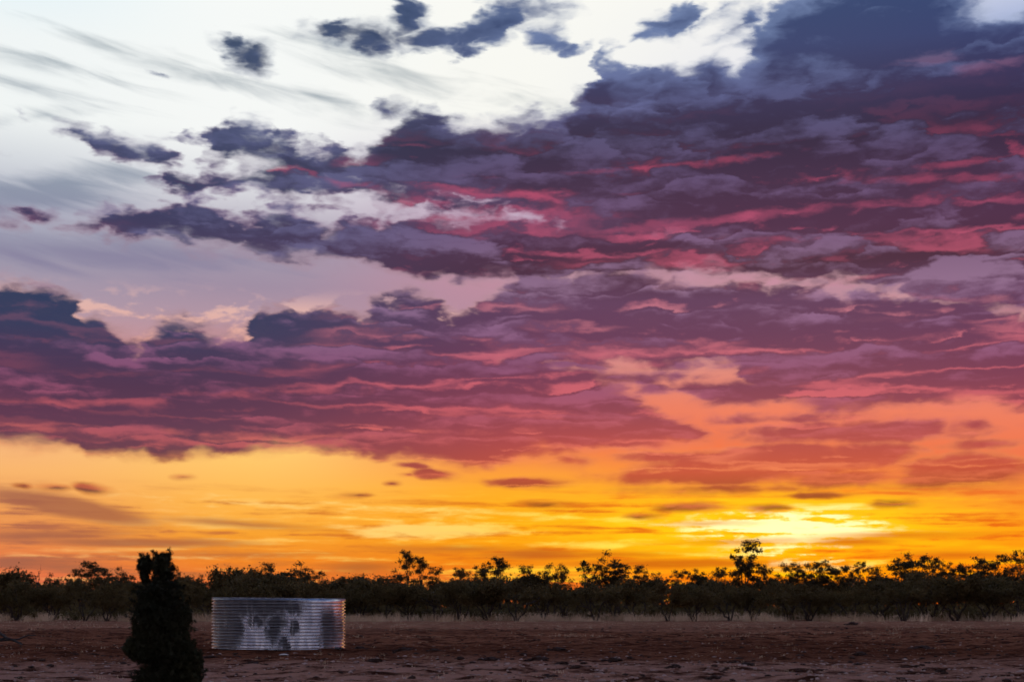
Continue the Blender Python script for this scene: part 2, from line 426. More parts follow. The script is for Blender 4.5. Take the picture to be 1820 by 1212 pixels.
def at(px, dist):
    """east position of something seen at bearing px, dist metres away"""
    return (px - 910) / 2500 * dist

def rise(py, dist):
    return EYE + (1080 - py) / 2500 * dist

def material(name):
    m = bpy.data.materials.new(name); m.use_nodes = True
    t = m.node_tree; t.nodes.clear(); S.tree = t
    b = t.nodes.new('ShaderNodeBsdfPrincipled')
    o = t.nodes.new('ShaderNodeOutputMaterial'); t.links.new(b.outputs[0], o.inputs[0])
    return m, t, b

def coords(t, kind='Object'):
    return S(t.nodes.new('ShaderNodeTexCoord').outputs[kind])

def bump(t, b, h, strength=0.5, dist=0.05):
    n = t.nodes.new('ShaderNodeBump'); n.inputs['Strength'].default_value = strength; n.inputs['Distance'].default_value = dist
    put(n.inputs['Height'], h); t.links.new(n.outputs[0], b.inputs['Normal'])

# ================================================================== materials
m_soil, t, b = material('red_soil')
p = coords(t)
n1 = noise(p, 0.06, 5, 0.6); n2 = noise(p, 0.9, 6, 0.65); n3 = noise(p, 7.0, 5, 0.6)
px_, py_, pz_ = sepa(p)
patch = smooth(n1 * 0.6 + n2 * 0.4, 0.42, 0.60)
c = mixc(patch, (0.145, 0.050, 0.026, 1), (0.260, 0.098, 0.052, 1))
c = mixc(smooth(n3, 0.54, 0.70) * 0.6, c, (0.38, 0.19, 0.13, 1))
c = mixc(smooth(n3, 0.46, 0.34) * 0.6, c, (0.050, 0.020, 0.012, 1))
c = mixc(smooth(n2, 0.52, 0.38) * 0.85, c, (0.030, 0.012, 0.008, 1))
stony = smooth(py_ + (n1 - 0.5) * 34 + (n2 - 0.5) * 14, 47, 32)          # paler gravelly strip nearest the road
c = mixc(op('MULTIPLY', stony, smooth(n2, 0.38, 0.60) * 0.6), c, (0.50, 0.28, 0.21, 1))
straw = smooth(py_ + (n1 - 0.5) * 70 + (n2 - 0.5) * 30, 76, 124)          # thin dry grass cover farther out
turned = op('MULTIPLY', smooth(py_ + (n1 - 0.5) * 34 + (n2 - 0.5) * 14, 37, 47), smooth(py_ + (n1 - 0.5) * 44 + (n2 - 0.5) * 14, 68, 52))   # dark turned earth
c = mixc(op('MULTIPLY', turned, 0.45), c, (0.062, 0.018, 0.009, 1))
c = mixc(op('MULTIPLY', straw, 0.5), c, (0.38, 0.185, 0.115, 1))
put(b.inputs['Base Color'], c); b.inputs['Roughness'].default_value = 1.0; b.inputs['Specular IOR Level'].default_value = 0.0
n4 = noise(p, 22.0, 4, 0.65)
c2 = mixc(smooth(n4, 0.42, 0.30) * 0.7, c, (0.035, 0.016, 0.011, 1))
c2 = mixc(smooth(n4, 0.60, 0.72) * 0.5, c2, (0.46, 0.30, 0.25, 1))
put(b.inputs['Base Color'], c2)
bump(t, b, n2 * 0.4 + n3 * 0.4 + n4 * 0.2, 1.0, 0.16)

def leaf_mat(name, c1, c2, trans=0.25):
    m, t, b = material(name)
    oi = t.nodes.new('ShaderNodeObjectInfo')
    p = coords(t)
    n = noise(p, 0.8, 3, 0.6)
    c = mixc(smooth(n, 0.35, 0.65), c1, c2)
    c = mixc(S(oi.outputs['Random']) * 0.5, c, (c2[0] * 0.75, c2[1] * 0.62, c2[2] * 0.5, 1))
    put(b.inputs['Base Color'], c); b.inputs['Roughness'].default_value = 0.75; b.inputs['Specular IOR Level'].default_value = 0.2
    tr = t.nodes.new('ShaderNodeBsdfTranslucent'); put(tr.inputs[0], c)
    mx = t.nodes.new('ShaderNodeMixShader'); mx.inputs[0].default_value = trans
    out = [n_ for n_ in t.nodes if n_.type == 'OUTPUT_MATERIAL'][0]
    t.links.new(b.outputs[0], mx.inputs[1]); t.links.new(tr.outputs[0], mx.inputs[2]); t.links.new(mx.outputs[0], out.inputs[0])
    return m
m_leaf = leaf_mat('scrub_leaves', (0.085, 0.064, 0.026, 1), (0.150, 0.112, 0.044, 1), 0.42)
m_leaf2 = leaf_mat('gum_leaves', (0.066, 0.050, 0.020, 1), (0.110, 0.082, 0.034, 1), 0.35)
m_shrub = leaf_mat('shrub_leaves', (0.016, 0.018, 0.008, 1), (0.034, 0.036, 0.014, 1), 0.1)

def simple_mat(name, c1, c2, scale, rough=0.9, bstr=0.4, bdist=0.02):
    m, t, b = material(name)
    p = coords(t); n = noise(p, scale, 5, 0.6)
    put(b.inputs['Base Color'], mixc(smooth(n, 0.35, 0.65), c1, c2)); b.inputs['Roughness'].default_value = rough
    b.inputs['Specular IOR Level'].default_value = 0.2
    bump(t, b, n, bstr, bdist)
    return m
m_bark = simple_mat('dark_bark', (0.035, 0.026, 0.020, 1), (0.085, 0.065, 0.052, 1), 6)
m_wood = simple_mat('grey_deadwood', (0.030, 0.026, 0.026, 1), (0.075, 0.065, 0.062, 1), 9)
m_stone = simple_mat('pale_stone', (0.16, 0.085, 0.065, 1), (0.46, 0.33, 0.29, 1), 1.7)
m_clod = simple_mat('dark_clod', (0.020, 0.012, 0.009, 1), (0.070, 0.036, 0.026, 1), 14)
m_litter = simple_mat('white_litter', (0.55, 0.52, 0.50, 1), (0.75, 0.72, 0.70, 1), 5)

m_grass, t, b = material('dry_grass')
n = noise(coords(t), 0.12, 4, 0.6)
put(b.inputs['Base Color'], mixc(smooth(n, 0.35, 0.65), (0.46, 0.32, 0.20, 1), (0.74, 0.57, 0.40, 1)))
b.inputs['Roughness'].default_value = 1.0; b.inputs['Specular IOR Level'].default_value = 0.0

# ================================================================== ground
rng = np.random.default_rng(11)
def vnoise(x, y, seed):
    """smooth value noise on a lattice"""
    xi = np.floor(x).astype(np.int64); yi = np.floor(y).astype(np.int64)
    fx = x - xi; fy = y - yi
    fx = fx * fx * (3 - 2 * fx); fy = fy * fy * (3 - 2 * fy)
    def h(a, b_):
        v = (a * 374761393 + b_ * 668265263 + seed * 144665) & 0xffffffff
        v = ((v ^ (v >> 13)) * 1274126177) & 0xffffffff
        return ((v ^ (v >> 16)) & 0xffff) / 65535.0
    return (h(xi, yi) * (1 - fx) + h(xi + 1, yi) * fx) * (1 - fy) + (h(xi, yi + 1) * (1 - fx) + h(xi + 1, yi + 1) * fx) * fy

TANK_R, TANK_H, TANK_D = 2.40, 1.83, 51.1
TANK = (at(495.5, TANK_D), TANK_D)
def ground_z(x, y):
    x = np.asarray(x, dtype=float); y = np.asarray(y, dtype=float)
    z = (vnoise(x / 9, y / 7, 1) - 0.5) * 0.16 + (vnoise(x / 2.3, y / 2.1, 2) - 0.5) * 0.09
    z = z + (vnoise(x / 0.7, y / 0.6, 3) - 0.5) * 0.10 + (vnoise(x / 0.33, y / 0.3, 4) - 0.5) * 0.06
    far = np.clip((y - 90) / 60, 0, 1)
    z = z * (1 - 0.55 * far)
    r = np.hypot(x - TANK[0], y - TANK[1])
    flat = np.clip((3.4 - r) / 0.9, 0, 1)
    z = z * (1 - flat) - 0.02
    z = z + np.clip(1 - np.abs(r - 2.55) / 0.45, 0, 1) * (0.02 + 0.10 * vnoise(x / 0.5, y / 0.5, 9))     # dirt banked against the tank
    return z
xs = np.concatenate([-np.geomspace(5000, 32, 34), np.arange(-31, 31.01, 0.15), np.geomspace(32, 5000, 34)])
ys = np.concatenate([np.array([-400, -100, -30, 0, 10, 18, 22]), np.arange(24, 84, 0.15), np.arange(84, 240, 1.2), np.geomspace(244, 9000, 22)])
X, Y = np.meshgrid(xs, ys)
Z = ground_z(X, Y)
nx, ny = len(xs), len(ys)
I = np.arange(nx * ny).reshape(ny, nx)
quads = np.stack([I[:-1, :-1], I[:-1, 1:], I[1:, 1:], I[1:, :-1]], -1).reshape(-1, 4)
g = add('ground', mesh_np('ground', np.stack([X, Y, Z], -1).reshape(-1, 3), quads, True), m_soil)
tag(g, kind='structure')
def gz(x, y): return float(ground_z(x, y))

# ================================================================== tree building
def tubes(segs, sides=6):
    V, Fc = [], []
    for p0, p1, r0, r1 in segs:
        p0, p1 = np.array(p0, float), np.array(p1, float)
        d = p1 - p0; L = np.linalg.norm(d) or 1e-6; d /= L
        u = np.cross(d, (0.3, 0.9, 0.31)); u /= np.linalg.norm(u); v = np.cross(d, u)
        b0 = len(V)
        for p, rr in ((p0, r0), (p1, r1)):
            for k in range(sides):
                a = 2 * math.pi * k / sides
                V.append(p + rr * (u * math.cos(a) + v * math.sin(a)))
        for k in range(sides):
            k2 = (k + 1) % sides
            Fc.append((b0 + k, b0 + k2, b0 + sides + k2, b0 + sides + k))
    return np.array(V), np.array(Fc)

def leaves(centres, size, rng, elong=1.7, up=0.0):
    n = len(centres)
    d1 = rng.normal(size=(n, 3)); d1[:, 2] += up; d1 /= np.linalg.norm(d1, axis=1, keepdims=True)
    d2 = np.cross(d1, rng.normal(size=(n, 3))); d2 /= np.linalg.norm(d2, axis=1, keepdims=True)
    sz = size * rng.uniform(0.6, 1.35, (n, 1))
    a = centres - d1 * sz * elong / 2; c = centres + d1 * sz * elong / 2
    bb = centres + d2 * sz / 2 ; dd = centres - d2 * sz / 2
    V = np.stack([a, bb, c, dd], 1).reshape(-1, 3)
    return V, np.arange(4 * n).reshape(n, 4)

def bend_path(p0, p1, rng, n=4, wob=0.1):
    p0, p1 = np.array(p0), np.array(p1); L = np.linalg.norm(p1 - p0)
    pts = [p0 + (p1 - p0) * k / n + (rng.normal(size=3) * wob * L / n if 0 < k < n else 0) for k in range(n + 1)]
    return pts

def limb(segs, p0, p1, r0, r1, rng, n=4, wob=0.25):
    pts = bend_path(p0, p1, rng, n, wob)
    for k in range(n):
        segs.append((pts[k], pts[k + 1], r0 + (r1 - r0) * k / n, r0 + (r1 - r0) * (k + 1) / n))
    return pts

def bushy(seed):
    """low spreading acacia, several stems, dense uneven crown; 4.4 m high"""
    rng = np.random.default_rng(seed)
    segs, ends = [], []
    ns = rng.integers(3, 6)
    for k in range(ns):
        a = 2 * math.pi * (k + rng.uniform(-0.3, 0.3)) / ns
        out = rng.uniform(0.5, 1.2); h = rng.uniform(1.3, 2.0)
        p1 = (math.cos(a) * out, math.sin(a) * out, h)
        limb(segs, (math.cos(a) * 0.08, math.sin(a) * 0.08, -0.1), p1, rng.uniform(0.07, 0.11), 0.05, rng)
        for j in range(rng.integers(3, 6)):
            aa = a + rng.uniform(-0.9, 0.9); oo = out + rng.uniform(-0.1, 1.4)
            e = np.array((math.cos(aa) * oo, math.sin(aa) * oo, rng.uniform(1.9, 3.9 - 0.45 * max(0, oo - 0.8))))
            limb(segs, p1, e, 0.045, 0.014, rng, 3)
            ends.append(e)
    C = []
    for e in ends:
        rr = rng.uniform(0.40, 0.78)
        n = int(340 * rr)
        q = rng.normal(size=(n, 3)) * np.array((rr * 0.62, rr * 0.62, rr * 0.46))
        C.append(e + q)
        for j in range(2):                       # sprays standing out of the crown
            dirv = rng.normal(size=3); dirv[2] = abs(dirv[2]) * 0.9; dirv /= np.linalg.norm(dirv)
            tip = e + dirv * rr * rng.uniform(0.9, 1.5)
            C.append(e + (tip - e) * rng.uniform(0.4, 1.05, (26, 1)) + rng.normal(size=(26, 3)) * 0.10)
    return tubes(segs), leaves(np.concatenate(C), 0.125, rng)

def gum(seed, clumps=13, spread=1.5, lean=0.0, trunk=0.42):
    """open crowned gum, 8 m high: bare limbs carrying separate leaf clumps"""
    rng = np.random.default_rng(seed)
    H = 8.0; segs, C = [], []
    clumps = int(clumps * 2.0); spread = spread * 1.35
    fork = np.array((lean * 0.5, 0, H * trunk))
    limb(segs, (0, 0, -0.1), fork, 0.16, 0.11, rng, 5, 0.15)
    nl = 4
    tips = []
    for k in range(nl):
        a = 2 * math.pi * (k + rng.uniform(-.3, .3)) / nl
        o = rng.uniform(0.3, 0.8) * spread; h = H * rng.uniform(trunk + 0.18, 0.80)
        p1 = np.array((lean * 0.8 + math.cos(a) * o, math.sin(a) * o, h))
        limb(segs, fork, p1, 0.08, 0.04, rng, 4, 0.3)
        tips.append(p1)
    for k in range(clumps):
        src = tips[k % nl]
        a = rng.uniform(0, 2 * math.pi); o = rng.uniform(0.2, 1.0) ** 0.8 * spread * (1.25 if k % 4 == 0 else 1.0)
        e = np.array((lean + math.cos(a) * o, math.sin(a) * o, H * (0.42 + 0.52 * rng.uniform() ** 1.5)))
        if k == 0: e[2] = H * 0.96
        limb(segs, src, e, 0.03, 0.010, rng, 3, 0.35)
        rr = rng.uniform(0.24, 0.50)
        for j in range(rng.integers(2, 5)):
            cc = e + rng.normal(size=3) * rr * 1.15
            n = int(60 * rr / 0.35)
            C.append(cc + rng.normal(size=(n, 3)) * rr * np.array((0.62, 0.62, 0.40)))
    return tubes(segs), leaves(np.concatenate(C), 0.12, rng, 2.2)

protos = {}
for k in range(7):
    (tv, tf), (lv, lf) = bushy(100 + k)
    protos['b%d' % k] = (mesh_np('acacia_trunk', tv, tf), mesh_np('acacia_crown', lv, lf), 4.35)
for k, (cl, sp, le, tr) in enumerate([(16, 1.5, 0.2, 0.40), (13, 1.2, -0.3, 0.45), (9, 0.7, 0.3, 0.5), (18, 1.9, 0.0, 0.36), (6, 0.45, 0.15, 0.55), (15, 1.7, -0.2, 0.42)]):
    (tv, tf), (lv, lf) = gum(300 + k, cl, sp, le, tr)
    protos['g%d' % k] = (mesh_np('gum_trunk', tv, tf), mesh_np('gum_crown', lv, lf), 8.0)

def tree(name, kind, px, top, dist, label, group, wide=1.0, rz=None):
    x = at(px, dist); z = gz(x, dist)
    tm, cm, h0 = protos[kind]
    sc = (rise(top, dist) - z) / h0
    o = empty(name, (x, dist, z), random.uniform(0, 6.28) if rz is None else rz)
    o.scale = (sc * wide, sc * wide, sc)
    add('trunk', tm, m_bark, o)
    add('crown', cm, m_leaf if kind[0] == 'b' else m_leaf2, o)
    return tag(o, label, 'tree', group)

ORD = ['first', 'second', 'third', 'fourth', 'fifth', 'sixth', 'seventh', 'eighth', 'ninth', 'tenth', 'eleventh', 'twelfth', 'thirteenth', 'fourteenth', 'fifteenth', 'sixteenth', 'seventeenth', 'eighteenth', 'nineteenth', 'twentieth']
def segment(px):
    if px < 232: return 'left of the dark shrub'
    if px < 378: return 'behind the dark shrub'
    if px < 614: return 'behind the water tank'
    if px < 960: return 'just right of the water tank'
    if px < 1240: return 'left of the tallest gum'
    if px < 1520: return 'beneath the white glow'
    return 'towards the right edge'

# front row: low dark acacias with pale grass at their feet
front = []
px = -30.0
r1 = random.Random(5)
while px < 1850:
    dist = r1.uniform(158, 174)
    top = 1034 + r1.uniform(-14, 9)
    if px > 1560: top -= 14
    if 380 < px < 470: top -= 14
    front.append((px, top, dist, r1.randrange(7), r1.uniform(0.9, 1.35)))
    px += r1.uniform(32, 64)
cnt = {}
for px, top, dist, k, w in front:
    sg = segment(px); n = cnt.get(sg, 0); cnt[sg] = n + 1
    tree('acacia_tree', 'b%d' % k, px, top, dist, f'{ORD[n]} low bushy tree from left, front row, {sg}', 'front row of the treeline', w)
# second row closes the canopy
cnt = {}
px = -20.0
while px < 1850:
    dist = r1.uniform(190, 214)
    top = 1026 + r1.uniform(-11, 11) - (12 if px > 1560 else 0)
    sg = segment(px); n = cnt.get(sg, 0); cnt[sg] = n + 1
    tree('acacia_tree', 'b%d' % r1.randrange(7), px, top, dist, f'{ORD[n]} half-hidden bushy tree from left, second row, {sg}', 'second row of the treeline', r1.uniform(1.0, 1.35))
    px += r1.uniform(28, 46)

# gums and taller trees whose broken crowns stand against the sky
tall = [  # bearing, top, distance, kind, width, label
 (12, 1008, 205, 'b0', 1.0, 'rounded tree crown standing at the far left edge of the skyline'),
 (92, 1020, 210, 'g2', 1.0, 'small thin gum right of the bare dead twig on the left skyline'),
 (132, 1016, 205, 'g1', 0.9, 'gum with ragged crown just left of the leaning clump on the skyline'),
 (160, 1005, 200, 'g4', 1.6, 'gum holding one dark leaning leaf clump above the left skyline'),
 (192, 1015, 205, 'g1', 1.1, 'gum with gappy crown a little left of the dark shrub'),
 (222, 1008, 200, 'g2', 1.2, 'narrow gum closest to the left side of the dark shrub'),
 (322, 1018, 205, 'g5', 0.9, 'gum with gappy crown closest to the right side of the dark shrub'),
 (352, 1022, 205, 'g2', 1.1, 'short ragged gum between dark shrub and water tank'),
 (404, 998, 198, 'b2', 0.9, 'broad dense tree rising behind the left end of the water tank'),
 (440, 1004, 200, 'b4', 0.9, 'dense rounded tree above the middle left of the water tank'),
 (484, 1006, 202, 'g1', 1.0, 'gum with open crown above the centre of the water tank'),
 (516, 999, 200, 'g2', 1.6, 'dark clumped gum above the right half of the water tank'),
 (548, 1017, 206, 'g0', 0.9, 'spreading low gum above the right end of the water tank'),
 (600, 1036, 200, 'b1', 1.1, 'low rounded tree just past the right end of the water tank'),
 (650, 1022, 205, 'b5', 0.8, 'pointed bushy tree alone in the dip right of the water tank'),
 (697, 1012, 202, 'g2', 1.2, 'gum with small top clump left of the two thin poles'),
 (723, 987, 200, 'g4', 0.9, 'thin pole-like gum with small tufts, taller of the pair'),
 (747, 997, 200, 'g4', 1.0, 'thin pole-like gum with small tufts, shorter of the pair'),
 (776, 1012, 205, 'g1', 0.9, 'ragged gum just right of the two thin poles'),
 (825, 1010, 200, 'g3', 0.9, 'wide gum with sky showing through its crown, left of centre'),
 (868, 1004, 202, 'g0', 0.9, 'gum with dark clumps along its crown, left of centre'),
 (888, 998, 198, 'g4', 1.2, 'slim gum with a single high clump, left of centre'),
 (930, 1010, 205, 'g1', 0.9, 'middle gum of the broken skyline near the picture centre'),
 (955, 1006, 203, 'g2', 1.1, 'narrow gum right beside the picture centre'),
 (985, 1006, 203, 'g5', 0.9, 'gum with scattered clumps right of the picture centre'),
 (1055, 998, 200, 'g3', 0.9, 'wide gum left of the one with the high round clump'),
 (1100, 981, 200, 'g2', 1.1, 'gum topped by a high round clump right of centre'),
 (1130, 1010, 204, 'g1', 1.0, 'ragged gum just right of the high round clump'),
 (1160, 1020, 206, 'g5', 0.8, 'low gum bordering the left side of the skyline gap'),
 (1205, 1018, 204, 'g1', 0.9, 'low gum bordering the right side of the skyline gap'),
 (1238, 1016, 206, 'g0', 0.8, 'spreading low gum two trees left of the tallest'),
 (1275, 1010, 206, 'g3', 0.8, 'gum with thin clumps close on the left of the tallest'),
 (1326, 968, 196, 'g1', 0.95, 'tallest gum of the treeline, open crown against the sunset'),
 (1362, 1004, 204, 'g3', 0.8, 'low spreading gum close on the right of the tallest'),
 (1404, 1006, 205, 'g1', 1.0, 'gum silhouetted just below the white glow'),
 (1440, 1004, 203, 'g5', 0.9, 'gum with fine gaps right below the brightest sky'),
 (1475, 1001, 203, 'g0', 0.9, 'gum right of the brightest sky with a flat crown'),
 (1515, 1000, 202, 'g3', 0.8, 'gum with a long level clump right of the glow'),
 (1560, 1012, 205, 'g1', 0.9, 'lower gum left of the pair of broad crowns at right'),
 (1606, 990, 200, 'g0', 1.1, 'broad crowned gum, left one of the pair at right'),
 (1640, 992, 201, 'g3', 0.9, 'broad crowned gum, right one of the pair at right'),
 (1685, 1000, 204, 'g5', 0.9, 'gum with drooping clumps right of the broad pair'),
 (1725, 996, 202, 'g0', 1.0, 'rounded gum second from the right edge of the skyline'),
 (1765, 1002, 204, 'g1', 1.0, 'gum left of the flat-topped one at the right edge'),
 (1806, 979, 198, 'g3', 0.8, 'flat-topped gum at the right edge of the skyline'),
]
for px, top, dist, k, w, lab in tall:
    tree('gum_tree' if k[0] == 'g' else 'broad_tree', k, px, top, dist, lab, None, w, rz=(0.0 if k in ('g4',) else None))

# bare dead twig on the left skyline
rngd = np.random.default_rng(3)
segs = []
x0 = at(64, 200)
limb(segs, (0, 0, -0.1), (0.25, 0, 5.2), 0.09, 0.05, rngd, 6, 0.2)
for dxx, dzz, zz in ((0.55, 7.6, 4.8), (-0.5, 6.6, 4.2), (0.95, 6.9, 5.0), (0.1, 7.0, 5.1)):
    limb(segs, (0.24, 0, zz), (dxx, rngd.uniform(-.4, .4), dzz), 0.045, 0.015, rngd, 4, 0.4)
V, Fq = tubes(segs)
o = add('dead_tree', mesh_np('dead_tree', V, Fq), m_wood); o.location = (x0, 200, gz(x0, 200))
tag(o, 'bare dead tree whose leafless twigs poke above the left skyline', 'dead tree')

# far scrub beyond the rows: one mass
rs = np.random.default_rng(21)
nb = 520
bx_ = rs.uniform(-130, 130, nb); by_ = rs.uniform(245, 310, nb); bh = rs.uniform(2.4, 5.0, nb)
C = []
for x, y, h in zip(bx_, by_, bh):
    n = 190
    C.append(np.array((x, y, h * 0.40)) + rs.normal(size=(n, 3)) * np.array((1.4, 1.0, h * 0.30)))
for k in range(80):                             # undergrowth between the rows
    y = rs.uniform(172, 192); x = rs.uniform(-0.38, 0.38) * y; h = rs.uniform(1.0, 2.6)
    C.append(np.array((x, y, h * 0.4)) + rs.normal(size=(150, 3)) * np.array((1.1, 0.8, h * 0.28)))
C = np.concatenate(C); C[:, 2] = np.abs(C[:, 2])
V, Fq = leaves(C, 0.36, rs)
tag(add('far_scrub', mesh_np('far_scrub', V, Fq), m_leaf), 'dark scrub closing the view between and behind the tree trunks', 'scrub', kind='stuff')

# pale dry grass at the feet of the trees, thin tussocks nearer
rg = np.random.default_rng(31)
def blades(n_t, ylo, yhi, hlo, hhi, per, spread, keep):
    ty = rg.uniform(ylo, yhi, n_t); tx = rg.uniform(-0.40, 0.40, n_t) * (ty + 4)
    th = rg.uniform(hlo, hhi, n_t)
    k = keep(tx, ty); tx, ty, th = tx[k], ty[k], th[k]
    X = np.repeat(tx, per) + rg.normal(size=len(tx) * per) * spread
    Yv = np.repeat(ty, per) + rg.normal(size=len(tx) * per) * spread
    Hh = np.repeat(th, per) * rg.uniform(0.5, 1.15, len(tx) * per)
    Zv = ground_z(X, Yv)
    a = rg.uniform(0, math.pi, len(X)); w = 0.004 + 0.042 * Hh
    lean = rg.normal(size=(len(X), 2)) * 0.28 * Hh[:, None]
    p0 = np.stack([X - np.cos(a) * w, Yv - np.sin(a) * w, Zv - 0.02], 1)
    p1 = np.stack([X + np.cos(a) * w, Yv + np.sin(a) * w, Zv - 0.02], 1)
    p2 = np.stack([X + lean[:, 0], Yv + lean[:, 1], Zv + Hh], 1)
    return np.stack([p0, p1, p2], 1).reshape(-1, 3)
patchy = lambda x, y: vnoise(x / 6, y / 9, 77) > 0.30
V1 = blades(6000, 168, 236, 0.35, 1.15, 9, 0.28, patchy)
V2 = blades(3500, 70, 160, 0.05, 0.22, 7, 0.2, lambda x, y: vnoise(x / 4, y / 7, 78) * 0.6 + (y - 70) / 90 * 0.4 > 0.44)
V3 = blades(1500, 26, 80, 0.03, 0.11, 8, 0.07, lambda x, y: (vnoise(x / 1.6, y / 1.6, 79) > 0.55) & (np.hypot(x - TANK[0], y - TANK[1]) > 2.6))
V4 = blades(620, 156, 170, 0.35, 1.15, 30, 0.38, lambda x, y: vnoise(x / 3.0, y / 4, 80) > 0.45)
V = np.concatenate([V1, V2, V3, V4])
tag(add('dry_grass', mesh_np('dry_grass', V, np.arange(len(V)).reshape(-1, 3)), m_grass), 'pale dry grass along the foot of the treeline', 'grass', kind='stuff')

# ================================================================== water tank
m_tank, t, b = material('galvanised_iron')
p = coords(t)
x_, y_, z_ = sepa(p)
u = x_ * (1 / TANK_R); v = z_ * (1 / TANK_H)
ang = op('ARCTAN2', x_, y_ * -1.0)
nn = noise(p, 1.6, 5, 0.6); nv = noise(comb(ang * 9.0, z_ * 0.7, 2.0), 1.0, 4, 0.65); nf = noise(p, 12.0, 4, 0.6)
fr = comb(u + (nn - 0.5) * 0.34 + (nv - 0.5) * 0.22, v + (nv - 0.5) * 0.5 + (nn - 0.5) * 0.2, 0.0)
def spots(items):
    acc = None
    for cx, cy, hw, hh in items:
        q = vop('LENGTH', vop('MULTIPLY_ADD', fr, (1 / hw, 1 / hh, 0), (-cx / hw, -cy / hh, 0)))
        d = 1.0 - q
        acc = d if acc is None else op('MAXIMUM', acc, d)
    return acc
tarn = spots([(-0.74, 0.5, 0.26, 0.85), (-0.25, 0.88, 0.74, 0.28), (0.10, 0.44, 0.14, 0.30), (-0.52, 0.45, 0.13, 0.5), (0.84, 0.42, 0.14, 0.42), (0.24, 0.10, 0.06, 0.2), (-0.18, 0.55, 0.14, 0.12), (0.36, 0.47, 0.07, 0.14), (0.30, 0.80, 0.2, 0.12)])
tarn = smooth(tarn + (nf - 0.5) * 0.7 + (nv - 0.5) * 1.1, -0.28, 0.42)
runs = smooth(noise(comb(ang * 16.0, z_ * 0.5, 7.0), 1.0, 3, 0.6), 0.60, 0.68)
tarn = op('MULTIPLY', tarn, 1.0 - runs * 0.75)
rust = smooth(noise(p, 2.6, 5, 0.65), 0.58, 0.72) * smooth(v, 0.35, 0.05)
cc = mixc(smooth(nv, 0.35, 0.65), (0.62, 0.64, 0.70, 1), (0.95, 0.96, 0.98, 1))
cc = mixc(tarn * 0.78, cc, (0.055, 0.055, 0.066, 1))
cc = mixc(rust * 0.5, cc, (0.20, 0.12, 0.08, 1))
put(b.inputs['Base Color'], cc)
put(b.inputs['Metallic'], 1.0 - tarn * 0.25)
put(b.inputs['Roughness'], op('MULTIPLY_ADD', tarn, 0.22, 0.15) + nf * 0.1)
m_rim = simple_mat('rim_iron', (0.16, 0.16, 0.18, 1), (0.36, 0.36, 0.40, 1), 8, 0.5, 0.1, 0.005)

tank = empty('water_tank', (TANK[0], TANK[1], 0.0))
tank.rotation_euler = (0.0, math.radians(0.45), 0.0)
tag(tank, 'round corrugated iron water tank with dark stains on bare dirt', 'water tank')
RIBS = 16
pitch = TANK_H / RIBS
def sheet_mesh(a0, a1, z0, z1, extra):
    na = 12; nz = max(8, int(round((z1 - z0) / pitch * 10)))
    V, Fc = [], []
    for i in range(nz + 1):
        z = z0 + (z1 - z0) * i / nz
        rr = TANK_R - 0.036 + extra - 0.038 * math.cos(2 * math.pi * z / pitch)
        for j in range(na + 1):
            a = a0 + (a1 - a0) * j / na
            V.append((rr * math.sin(a), -rr * math.cos(a), z))
    for i in range(nz):
        for j in range(na):
            q = i * (na + 1) + j
            Fc.append((q, q + 1, q + na + 2, q + na + 1))
    return mesh_from('tank_sheet', V, Fc, True)
NS = 8
for course, (z0, z1, ex, off) in enumerate([(0.0, pitch * 9.15, 0.0, 0.10), (pitch * 8.85, TANK_H, 0.004, 0.48)]):
    for k in range(NS):
        a0 = 2 * math.pi * k / NS + off
        add('sheet', sheet_mesh(a0, a0 + 2 * math.pi / NS + 0.02, z0, z1, ex + (0.0015 if k % 2 else 0.0)), m_tank, tank)
def ring(rad, tube, z, n=72, m=8):
    V, Fc = [], []
    for i in range(n):
        a = 2 * math.pi * i / n
        for j in range(m):
            q = 2 * math.pi * j / m
            V.append(((rad + tube * math.cos(q)) * math.sin(a), -(rad + tube * math.cos(q)) * math.cos(a), z + tube * math.sin(q)))
    for i in range(n):
        for j in range(m):
            Fc.append((i * m + j, ((i + 1) % n) * m + j, ((i + 1) % n) * m + (j + 1) % m, i * m + (j + 1) % m))
    return mesh_from('tank_ring', V, Fc, True)
add('rim', ring(TANK_R - 0.018, 0.020, TANK_H + 0.006), m_rim, tank)
add('floor', mesh_from('tank_floor', [((TANK_R - 0.08) * math.cos(2 * math.pi * k / 48), (TANK_R - 0.08) * math.sin(2 * math.pi * k / 48), 0.03) for k in range(48)], [tuple(range(48))]), m_rim, tank)
def tube_pipe(p0, p1, rr):
    V, Fq = tubes([(p0, p1, rr, rr)], 10)
    return mesh_np('pipe', V, Fq, True)
add('outlet_pipe', tube_pipe((2.20, -1.10, 0.10), (2.42, -1.45, 0.10), 0.05), m_rim, tank)

# ================================================================== foreground shrub
SD = 20.0
sx = at(292, SD)
shrub = empty('tall_shrub', (sx, SD, gz(sx, SD)))
tag(shrub, 'dark upright shrub with a split top, nearest the camera', 'shrub')
rsb = np.random.default_rng(41)
lobes = [(288, 1012, 21, 33, 26), (256, 1012, 10, 27, 12), (286, 1056, 42, 30, 30), (284, 1090, 49, 34, 40), (289, 1130, 49, 36, 42), (268, 1108, 36, 40, 34), (312, 1100, 30, 34, 30), (241, 1152, 20, 18, 20), (258, 1160, 26, 22, 26), (296, 1165, 52, 30, 42),
         (338, 1178, 24, 22, 24), (322, 1150, 22, 20, 22), (300, 1200, 58, 26, 44), (275, 1215, 44, 26, 40), (330, 1212, 30, 22, 30), (290, 1240, 52, 24, 44)]
C = []; segs = []
limb(segs, (0, 0, -0.1), (0.0, 0, 1.5), 0.06, 0.03, rsb, 6, 0.15)
px2m = SD / 2500
